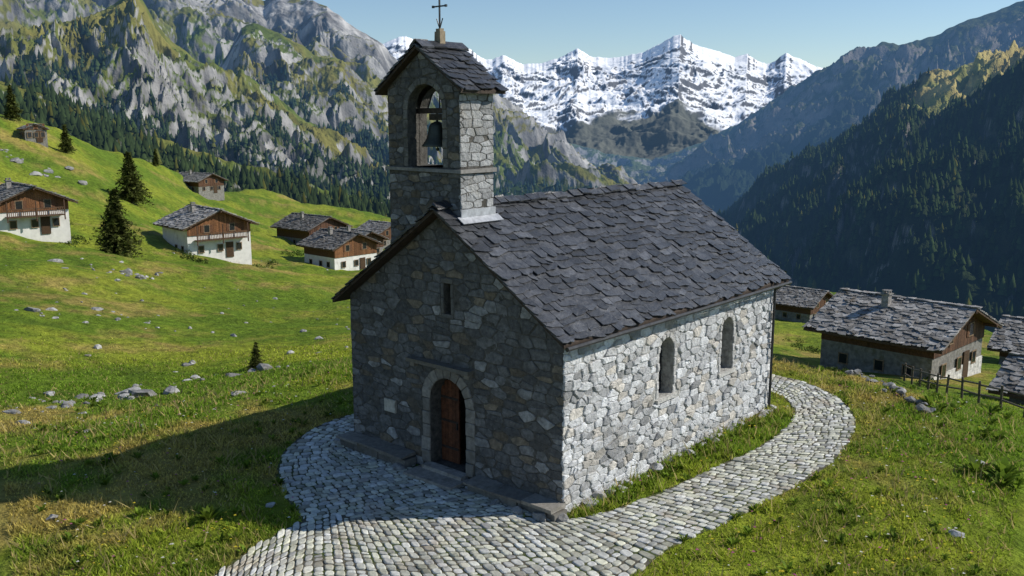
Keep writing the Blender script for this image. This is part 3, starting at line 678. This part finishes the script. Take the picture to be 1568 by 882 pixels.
for qd,z in zip(cob,cz_):
    ar=(qd[1]-qd[0])[0]*(qd[3]-qd[0])[1]-(qd[1]-qd[0])[1]*(qd[3]-qd[0])[0]
    if ar<0: qd=qd[::-1]
    c=qd.mean(0)
    if c[0]>-W-.02 and c[0]<0 and c[1]>-.05 and c[1]<Lc: continue
    P=qd+rng.uniform(-.022,.022,qd.shape)
    for k in range(2): 
        Q=np.roll(P,-1,0);P=np.stack([P*.8+Q*.2,P*.2+Q*.8],1).reshape(-1,2)
    m=len(P);sz=math.sqrt(abs(ar));g=.020
    h=.045+random.uniform(-.016,.016);tl=rng.uniform(-.09,.09,2);vs=[]
    for sc2,hh in((1-g/sz,.0),(1-(g+.012)/sz,h*.75),(1-(g+.06)/sz,h)):
        for p in c+(P-c)*sc2: vs.append((p[0],p[1],z+hh+(p-c)@tl))
    F=[(k*m+i,k*m+(i+1)%m,(k+1)*m+(i+1)%m,(k+1)*m+i) for k in range(2) for i in range(m)]+[tuple(range(2*m,3*m))]
    b=random.uniform(.36,.66);b=b*.62 if random.random()<.15 else b;wm=random.uniform(.80,1.0);mb.add(vs,F,(b,b*(.95+.05*wm),b*wm*.96))
mb.make('cobbled_path',M_cob)
# ------------------------------------------------------------------ rocks
bm=bmesh.new();bmesh.ops.create_icosphere(bm,subdivisions=2,radius=1)
ICO_V=np.array([v.co for v in bm.verts]);ICO_F=[tuple(v.index for v in f.verts) for f in bm.faces];bm.free()
def rock_into(mb,c,r,flat=.65,col=None):
    V=ICO_V.copy()
    for k in range(9):
        n_=rng.normal(size=3);n_/=np.linalg.norm(n_);d=rng.uniform(.45,.8);s=V@n_;V=V-np.outer(np.maximum(s-d,0),n_)
    V=V*rng.uniform(.9,1.1,(len(V),1))*np.array([rng.uniform(.8,1.4),rng.uniform(.7,1.1),flat*rng.uniform(.7,1.2)])
    V=(Rz(rng.uniform(0,6.28))@V.T).T*r+np.array(c)
    b=random.uniform(.2,.42) if col is None else col;mb.add(V,ICO_F,(b,b*.98,b*.94))
mb=MB()
def rocks_at(c,n,r,spread):
    for i in range(n):
        x,y=c[0]+random.gauss(0,spread),c[1]+random.gauss(0,spread);rr=r*random.choice([.3,.45,.6,.8,1.5]);rock_into(mb,(x,y,H(x,y)),rr)
rocks_at(S(10,618,38),8,.2,.8);rocks_at(S(110,608,40),12,.25,1.0);rocks_at(S(165,600,40),8,.3,.5);rocks_at(S(208,594,41),5,.5,.3);rocks_at(S(300,573,43),9,.25,1.0);rocks_at(S(345,560,43),4,.2,.6);rocks_at(S(418,558,43),5,.3,.4);rocks_at(S(30,465,66),12,.35,1.5);rocks_at(S(160,455,70),5,.3,1.5)
rocks_at(S(180,380,95),18,.5,2.2);rocks_at(S(60,230,168),12,.6,4);rocks_at(S(10,222,165),8,.7,3);rocks_at(S(240,480,66),5,.25,2);rocks_at(S(90,640,35),7,.18,1.6)
for i in range(130):
    x=random.uniform(-20,560);dd=random.uniform(26,150);p=S(x,300,dd);rock_into(mb,(p[0],p[1],H(p[0],p[1])),random.choice([.08,.12,.18,.3]))
for px,py in((1462,832),(415,790),(80,800),(1500,720)):
    p=G(px,py,-.5);rock_into(mb,(p[0],p[1],H(p[0],p[1])+.05),.16)
mb.make('scattered_rocks',M_rock)
mb=MB()
for y in np.arange(.1,Lc,.42):
    if random.random()<.75: rock_into(mb,(.12+random.uniform(0,.12),y,-.22),random.uniform(.14,.28),.7,random.uniform(.38,.55))
for x,yy,r in((-.2,-.5,.3),(.1,-.25,.28),(-.9,-.6,.22),(-1.6,-.62,.16),(-5.2,-.6,.25),(-7.9,-.3,.3)): rock_into(mb,(x,yy,-.2),r,.7,.25)
mb.make('foundation_boulders',M_rock)
mb=MB();wl=[S(1185,562,50)[:2],S(1245,576,43)[:2],S(1300,590,38)[:2],S(1370,610,34)[:2],S(1432,634,31)[:2]]
for i in range(len(wl)-1):
    a,b=wl[i],wl[i+1];L_=np.linalg.norm(b-a);nn=int(L_/.30)
    for k in range(nn):
        p=a+(b-a)*k/nn
        for lv in range(2 if random.random()<.4 else 1):
            x,y=p[0]+random.gauss(0,.2),p[1]+random.gauss(0,.2);rock_into(mb,(x,y,H(x,y)+.04+lv*.15),random.uniform(.10,.26),.55,random.uniform(.13,.32))
mb.make('dry_stone_wall',M_rock)
# ------------------------------------------------------------------ chalets
def chalet(px,py,dist,alpha,w_,l_,hb,ht,rise=.42,ov=.9,white=True,balc=False,chim=True,side_timber=False,gbase=None,rk=1.0,name='alpine_chalet'):
    p=S(px,py,dist);x0,y0=p[0],p[1];z0=H(x0,y0)
    fh=np.array([math.sin(TH),math.cos(TH)]);rr=cr[:2]
    d=rr*math.cos(math.radians(alpha))-fh*math.sin(math.radians(alpha))
    ang=math.atan2(d[1],d[0])
    e=empty(name,(x0,y0,z0));e.rotation_euler=(0,0,ang)
    zb=-2.5
    wall=(.70,.68,.64) if white else (.23,.22,.2)
    dk=(.10,.05,.028)
    hr=ht+rise*w_/2
    mb=MB();mb.box((0,0,(zb+hb)/2),(l_,w_,hb-zb),wall)
    if gbase: mb.box((l_/2+.04,0,(zb+gbase)/2),(.1,w_+.06,gbase-zb),(.62,.6,.56))
    mb.make('stone_base',M_plaster if white else M_rock,e)
    mb=MB();pr=[(-w_/2,hb),(w_/2,hb),(w_/2,ht),(0,hr),(-w_/2,ht)]
    if side_timber or not white:
        vs,F=prism(pr,(0,0,0),(0,1,0),(0,0,1),(1,0,0),-l_/2-.03,l_/2+.03);mb.add(vs,F,dk)
    else:
        vs,F=prism(pr,(0,0,0),(0,1,0),(0,0,1),(1,0,0),-l_/2+.0,l_/2-.02);mb.add(vs,F,wall,1)
    nP=int(w_/.22)
    for i in range(nP):
        yy=-w_/2+(i+.5)*w_/nP;zt=ht+(w_/2-abs(yy))*rise-.05;zl=hb+ (0 if side_timber or not white else (ht-hb)*.35)
        b=random.uniform(.6,1.4);mb.box((l_/2+.06,yy,(zl+zt)/2),(.06,w_/nP-.02,zt-zl),tuple(np.array((.19,.085,.035) if white else (.10,.05,.028))*b))
    mb.make('timber_walls',M_wood,e,mats=[M_wood,M_plaster])
    mb=MB()
    def win(face,u,z,ww,wh,shut=True):
        if face=='g': c=(l_/2+.10,u,z);s=(.05,ww,wh);f=lambda du,s1,s2,dz=0,dx=0:((l_/2+.12+dx,u+du,z+dz),(.05,s1,s2))
        else: c=(u,-w_/2-.03,z);s=(ww,.05,wh);f=lambda du,s1,s2,dz=0,dx=0:((u+du,-w_/2-.05-dx,z+dz),(s1,.05,s2))
        mb.box(c,s,(.02,.02,.025),m=1)
        for du in(-ww/2,ww/2): cc_,ss_=f(du,.07,wh+.1);mb.box(cc_,ss_,(.25,.17,.1))
        for dz in(-wh/2,wh/2): cc_,ss_=f(0,ww+.1,.07,dz,.004);mb.box(cc_,ss_,(.25,.17,.1))
        if shut:
            for du in(-ww*.8,ww*.8): cc_,ss_=f(du,ww*.5,wh,0,.0);mb.box(cc_,ss_,(.13,.06,.03))
    for u in(-.3,0,.3): win('g',u*w_,hb*.5+.1,.7,.9,False)
    for u in(-.2,.2): win('g',u*w_,(hb+ht)/2+.5,.75,.95)
    for u in(-.28,.05,.3): win('s',u*l_,hb*.55,.65,.75,False)
    mb.box((l_/2+.07,w_*.15,hb*.4),(.1,1.0,2.0),(.07,.04,.02))
    mb.make('windows_and_door',M_wood,e,mats=[M_wood,M_glass])
    if balc:
        mb=MB();mb.box((l_/2+.6,0,hb+.05),(1.1,w_*.8,.1),(.1,.06,.035));mb.box((l_/2+1.1,0,hb+.95),(.07,w_*.8,.08),(.12,.07,.04))
        for u in np.linspace(-w_*.4,w_*.4,int(w_*4)): mb.box((l_/2+1.1,u,hb+.5),(.04,.07,.9),(.13,.075,.04))
        for u in(-w_*.4,0,w_*.4): mb.box((l_/2+1.1,u,(hb+ht)/2-.2),(.12,.12,ht-hb+.6),(.09,.05,.03))
        mb.make('balcony',M_wood,e)
    ra=math.atan(rise);sl2=(w_/2+ov)/math.cos(ra);ez=ht-ov*rise+.12
    mb=MB()
    def cs():
        b=random.uniform(.12,.34)*rk;return (b*1.04,b,b*.95)
    for sg in(-1,1):
        tiles(mb,(-(l_/2+ov) if sg>0 else l_/2+ov,sg*(w_/2+ov),ez),(sg,0,0),(0,-sg*math.cos(ra),math.sin(ra)),(0,sg*math.sin(ra),math.cos(ra)),l_+2*ov,sl2,.42,.5,.05,cs,.08,1.4)
    xx=-(l_/2+ov)
    while xx<l_/2+ov: mb.box((xx+.3,0,ez+(w_/2+ov)*rise+.08+random.uniform(-.03,.03)),(.55,.5,.07),cs(),jit=.04);xx+=.57
    for k_ in range(int(l_*1.2)):
        sg=random.choice((-1,1));vv=random.uniform(.3,sl2-.4);uu=random.uniform(-l_/2,l_/2)
        rock_into(mb,(uu,sg*(w_/2+ov-vv*math.cos(ra)),ez+vv*math.sin(ra)+.18),random.uniform(.1,.2),.6,random.uniform(.2,.4))
    mb.make('roof_slates',M_chslate,e)
    mb=MB()
    for sg in(-1,1):
        pp=[(0,ez+(w_/2+ov)*rise-.18),(0,ez+(w_/2+ov)*rise-.02),(sg*(w_/2+ov-.03),ez-.02),(sg*(w_/2+ov-.03),ez-.18)]
        if sg>0: pp=pp[::-1]
        vs,F=prism(pp,(0,0,0),(0,1,0),(0,0,1),(1,0,0),-(l_/2+ov-.04),l_/2+ov-.04);mb.add(vs,F,(.09,.055,.035))
    for yy in(-w_/2+.2,0,w_/2-.2): mb.box((l_/2+ov/2,yy,ht-.15+(w_/2-abs(yy))*rise),(ov,.16,.18),(.09,.05,.03))
    mb.make('roof_deck',M_wood,e)
    if chim:
        mb=MB();cy_=-w_*.15;cz2=ez+(w_/2+ov-abs(cy_))*rise
        mb.box((-l_*.1,cy_,cz2+.3),(.5,.5,1.2),(.3,.28,.26),jit=.02);mb.box((-l_*.1,cy_,cz2+.95),(.7,.7,.1),(.25,.24,.22),jit=.02);mb.box((-l_*.1,cy_,cz2+1.2),(.55,.55,.06),(.2,.19,.18),jit=.02)
        for a in(-.18,.18):
            for b in(-.18,.18): mb.box((-l_*.1+a,cy_+b,cz2+1.08),(.1,.1,.2),(.3,.28,.26))
        mb.make('chimney',M_rock,e)
    return e
chalet(318,388,128,48,8.6,8.0,2.5,4.4,balc=True,rk=1.3)
chalet(38,345,122,48,7.5,8.5,1.9,3.6,balc=True,rk=.8)
chalet(303,292,245,35,7.5,11,1.3,2.7,white=False)
chalet(52,220,188,50,3.6,4.2,2.0,2.1,chim=False,ov=.35,white=False,name='stone_hut')
chalet(478,374,182,40,9,10,1.6,3.6,white=False,balc=True,rk=.6)
chalet(545,370,170,40,7,7,1.4,3.0,white=False)
chalet(522,405,142,42,8,7.5,2.4,4.0,white=True,side_timber=True,rk=.7)
chalet(585,364,185,40,7,6,1.4,3.0,white=False,chim=False)
chalet(1378,566,72,46,9.2,8.0,2.5,3.6,white=False,rise=.38,ov=1.0,gbase=1.1,rk=1.15)
chalet(1215,478,150,42,8,9,1.2,2.6,white=False,chim=False)
chalet(1640,580,92,40,8,10,1.6,2.6,white=False,chim=False)
chalet(1662,650,58,45,5,6.5,1.0,1.5,white=False,chim=False)
mb=MB();fl=[S(1385,578,62)[:2],S(1450,592,54)[:2],S(1500,604,50)[:2],S(1570,620,46)[:2],S(1650,640,43)[:2]]
pp=[]
for i in range(len(fl)-1):
    L_=np.linalg.norm(fl[i+1]-fl[i]);nn=max(1,int(L_/1.6))
    for k in range(nn): pp.append(fl[i]+(fl[i+1]-fl[i])*k/nn)
pz=[H(*p) for p in pp]
for i,(p,z) in enumerate(zip(pp,pz)):
    mb.cyl((p[0],p[1],z-.3),(p[0]+random.uniform(-.05,.05),p[1],z+1.15),.07,.06,6,(.12,.095,.07))
    if i+1<len(pp):
        for hh in(.45,.95): mb.cyl((p[0],p[1],z+hh),(pp[i+1][0],pp[i+1][1],pz[i+1]+hh+random.uniform(-.08,.08)),.05,.045,6,(.14,.11,.08))
mb.make('wooden_fence',M_wood)
# ------------------------------------------------------------------ conifers and shrubs
def conifer(px,py,dist,h,wr=.27,dens=1.0,name='pine_tree'):
    p=S(px,py,dist);x0,y0=p[0],p[1];z0=H(x0,y0)
    e=empty(name,(x0,y0,z0));mb=MB();mb.cyl((0,0,-.3),(0,0,h*.95),h*.022,h*.004,8,(.09,.06,.04));mb.make('trunk',M_wood,e)
    T=[];Cl=[];nl=int(30*dens+8)
    for i in range(nl):
        f=i/nl;z=h*(.06+.94*f);R=h*wr*(1-f)**.8*random.uniform(.7,1.2)+.04*h*.3;nb=int(6+8*(1-f))
        for j in range(nb):
            a=random.uniform(0,6.283);L_=R*random.uniform(.6,1.2);dz=-L_*random.uniform(.1,.45)
            ns=max(3,int(7*(1-f)+3))
            tone=random.uniform(.55,1.8)
            for k in range(ns):
                t=(k+.4)/ns;cx_=math.cos(a)*L_*t;cy_=math.sin(a)*L_*t;cz2=z+dz*t*t+.03*h*(1-t);s=h*.045*random.uniform(.7,1.4)*(1.15-t*.5)
                for m in range(3):
                    v=rng.normal(size=(3,3))*s*np.array([.75,.75,.5]);v[0]*=.4
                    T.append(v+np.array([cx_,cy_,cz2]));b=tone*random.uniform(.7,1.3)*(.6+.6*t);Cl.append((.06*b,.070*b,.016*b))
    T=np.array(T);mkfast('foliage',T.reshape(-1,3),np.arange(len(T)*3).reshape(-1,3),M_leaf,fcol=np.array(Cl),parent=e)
    return e
conifer(178,350,112,7.4,.42);conifer(198,262,165,8.3,.40);conifer(393,562,44,1.3,.36,.5)
conifer(100,212,188,5.0,.32,.6);conifer(20,190,196,6,.32,dens=.6)
conifer(240,266,235,4,dens=.5);conifer(1240,440,165,4.6,.42,.8);conifer(1262,450,170,3,.4,.5);conifer(1200,450,220,5,.4,.5)
T=[];Cl=[]
shr=[]
for (px,py,d_,s_) in((280,395,120,1.0),(300,398,118,.8),(405,392,126,.9),(100,352,118,1.2),(120,345,120,.9),(450,395,150,1.1),(590,392,160,1.2),(95,330,130,.9),(1215,500,100,.9),(1240,515,90,.8),(1300,590,60,.6),(1420,585,60,.7),(1270,560,62,.6)):
    for k in range(4): p=S(px+random.uniform(-12,12),py,d_+random.uniform(-3,3));shr.append((p[0],p[1],s_*random.uniform(.5,1)))
for x,y,s in shr:
    z0=H(x,y);tone=random.uniform(.6,1.3)
    for k in range(120):
        v=rng.normal(size=3);v/=np.linalg.norm(v);v*=s*np.array([1,1,.6])*rng.uniform(.5,1);c=np.array([x,y,z0+s*.25])+v
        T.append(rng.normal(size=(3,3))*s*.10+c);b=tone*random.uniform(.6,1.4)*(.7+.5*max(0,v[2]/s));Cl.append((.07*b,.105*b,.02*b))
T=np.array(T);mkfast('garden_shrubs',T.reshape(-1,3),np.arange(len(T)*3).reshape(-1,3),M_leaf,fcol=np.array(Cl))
# ------------------------------------------------------------------ grass blades
def scatter_az(nn,r0,r1,amin=-.53,amax=.53,pw=1.0):
    a=TH+rng.uniform(amin,amax,nn);r=r0+(r1-r0)*rng.random(nn)**pw;return CX+r*np.sin(a),CY+r*np.cos(a),r
x,y,r=scatter_az(560000,10,60,pw=1.2)
P=np.stack([x,y],1);inside=inpoly(P,polys[0])|inpoly(P,polys[1])|((x>-W-.05)&(x<.08)&(y>-.05)&(y<Lc+.05))|((x>-W)&(x<.1)&(y<0)&(y>-.6))
cl=fbm(x/.9,y/.9,3,77)+.6*fbm(x/5,y/5,2,78)
keep=(~inside)&(rng.random(len(x))<np.clip(.7+cl*.9,.10,1)*(1-sstep(32,60,r)));x=x[keep];y=y[keep];r=r[keep];cl=cl[keep];z=hgt(x,y)-.01
strip=(x>.05)&(x<2)&(y>0)&(y<11)
hh=(.05+.095*np.clip(cl+.35,0,1.4))*rng.uniform(.5,1.5,len(x))*np.where(strip,1.7,1)
tall=(rng.random(len(x))<.03)&(r<42);hh[tall]=hh[tall]*2.2+.04
wd=(.008+.0006*r)*rng.uniform(.7,1.4,len(x));an=rng.uniform(0,6.28,len(x));ln=rng.normal(0,.55,(len(x),2))*hh[:,None]
b0=np.stack([x-np.cos(an)*wd,y-np.sin(an)*wd,z],1);b1_=np.stack([x+np.cos(an)*wd,y+np.sin(an)*wd,z],1);tp=np.stack([x+ln[:,0],y+ln[:,1],z+hh],1)
gc=meadow_col(x,y)*1.85*rng.uniform(.6,1.4,(len(x),1));dry=(rng.random(len(x))<.10)|tall;gc[dry]=np.array([.45,.36,.14])*rng.uniform(.6,1.2,(dry.sum(),1))
mkfast('grass',np.stack([b0,b1_,tp],1).reshape(-1,3),np.arange(len(x)*3).reshape(-1,3),M_blade,fcol=gc)
def leaf_clumps(name,pts,hs,colr):
    T=[];Cl=[]
    for (px_,py_),h in zip(pts,hs):
        z0=H(px_,py_);tn=random.uniform(.7,1.3)
        for k in range(int(16+10*random.random())):
            a=random.uniform(0,6.28);L_=h*random.uniform(.5,1.1);el=random.uniform(.4,1.3);dx,dy,dz=math.cos(a)*math.cos(el)*L_,math.sin(a)*math.cos(el)*L_,math.sin(el)*L_
            wx_,wy_=-math.sin(a)*L_*.13,math.cos(a)*L_*.13;b=random.uniform(.7,1.4)*tn
            A_=(px_,py_,z0);M1=(px_+dx*.55+wx_,py_+dy*.55+wy_,z0+dz*.65);M2=(px_+dx*.55-wx_,py_+dy*.55-wy_,z0+dz*.65);E_=(px_+dx,py_+dy,z0+dz*.85)
            T.append((A_,M1,E_,M2));Cl.append((colr[0]*b,colr[1]*b,colr[2]*b))
    T=np.array(T);mkfast(name,T.reshape(-1,3),np.arange(len(T)*4).reshape(-1,4),M_blade,fcol=np.array(Cl))
pts=[];hs=[]
for (px,py,zz,nn,h) in((1545,760,-.8,7,.6),(1450,655,-.9,4,.5),(1530,665,-1.5,3,.5),(290,850,-.5,3,.4),(1380,840,-.4,3,.25),(185,720,-.5,3,.3),(1330,605,-1.5,4,.45),(1270,578,-2.,4,.45),(1500,690,-.9,4,.4),(120,830,-.5,3,.35)):
    p=G(px,py,zz)
    for k in range(nn): pts.append((p[0]+random.gauss(0,.4),p[1]+random.gauss(0,.4)));hs.append(h*random.uniform(.6,1.2))
for k in range(700):
    a=TH+random.uniform(-.5,.5);r_=random.uniform(12,40);xx,yy=CX+r_*math.sin(a),CY+r_*math.cos(a)
    if inpoly(np.array([[xx,yy]]),polys[0])[0] or inpoly(np.array([[xx,yy]]),polys[1])[0] or(-W-.3<xx<.3 and -.6<yy<Lc+.3): continue
    pts.append((xx,yy));hs.append(random.uniform(.12,.32))
for k in range(90): pts.append((random.uniform(.2,.8),random.uniform(.6,9.5)));hs.append(random.uniform(.15,.32))
leaf_clumps('broad_leaf_plants',pts,hs,(.14,.21,.022))
T=[];Cl=[]
for k in range(1300):
    a=TH+random.choice([random.uniform(.22,.5),random.uniform(-.5,-.2),random.uniform(-.5,.5)]);r_=random.uniform(12,34);xx,yy=CX+r_*math.sin(a),CY+r_*math.cos(a)
    if inpoly(np.array([[xx,yy]]),polys[0])[0] or inpoly(np.array([[xx,yy]]),polys[1])[0] or(-W-.3<xx<.3 and -.6<yy<Lc+.3): continue
    z0=H(xx,yy)+random.uniform(.12,.26);s=random.uniform(.014,.032);c=random.choice([(.8,.78,.7),(.75,.6,.05),(.5,.12,.3),(.75,.6,.05)])
    T.append(((xx-s,yy-s,z0),(xx+s,yy-s,z0+.01),(xx+s,yy+s,z0),(xx-s,yy+s,z0+.01)));Cl.append(c)
T=np.array(T);mkfast('wild_flowers',T.reshape(-1,3),np.arange(len(T)*4).reshape(-1,4),M_blade,fcol=np.array(Cl))
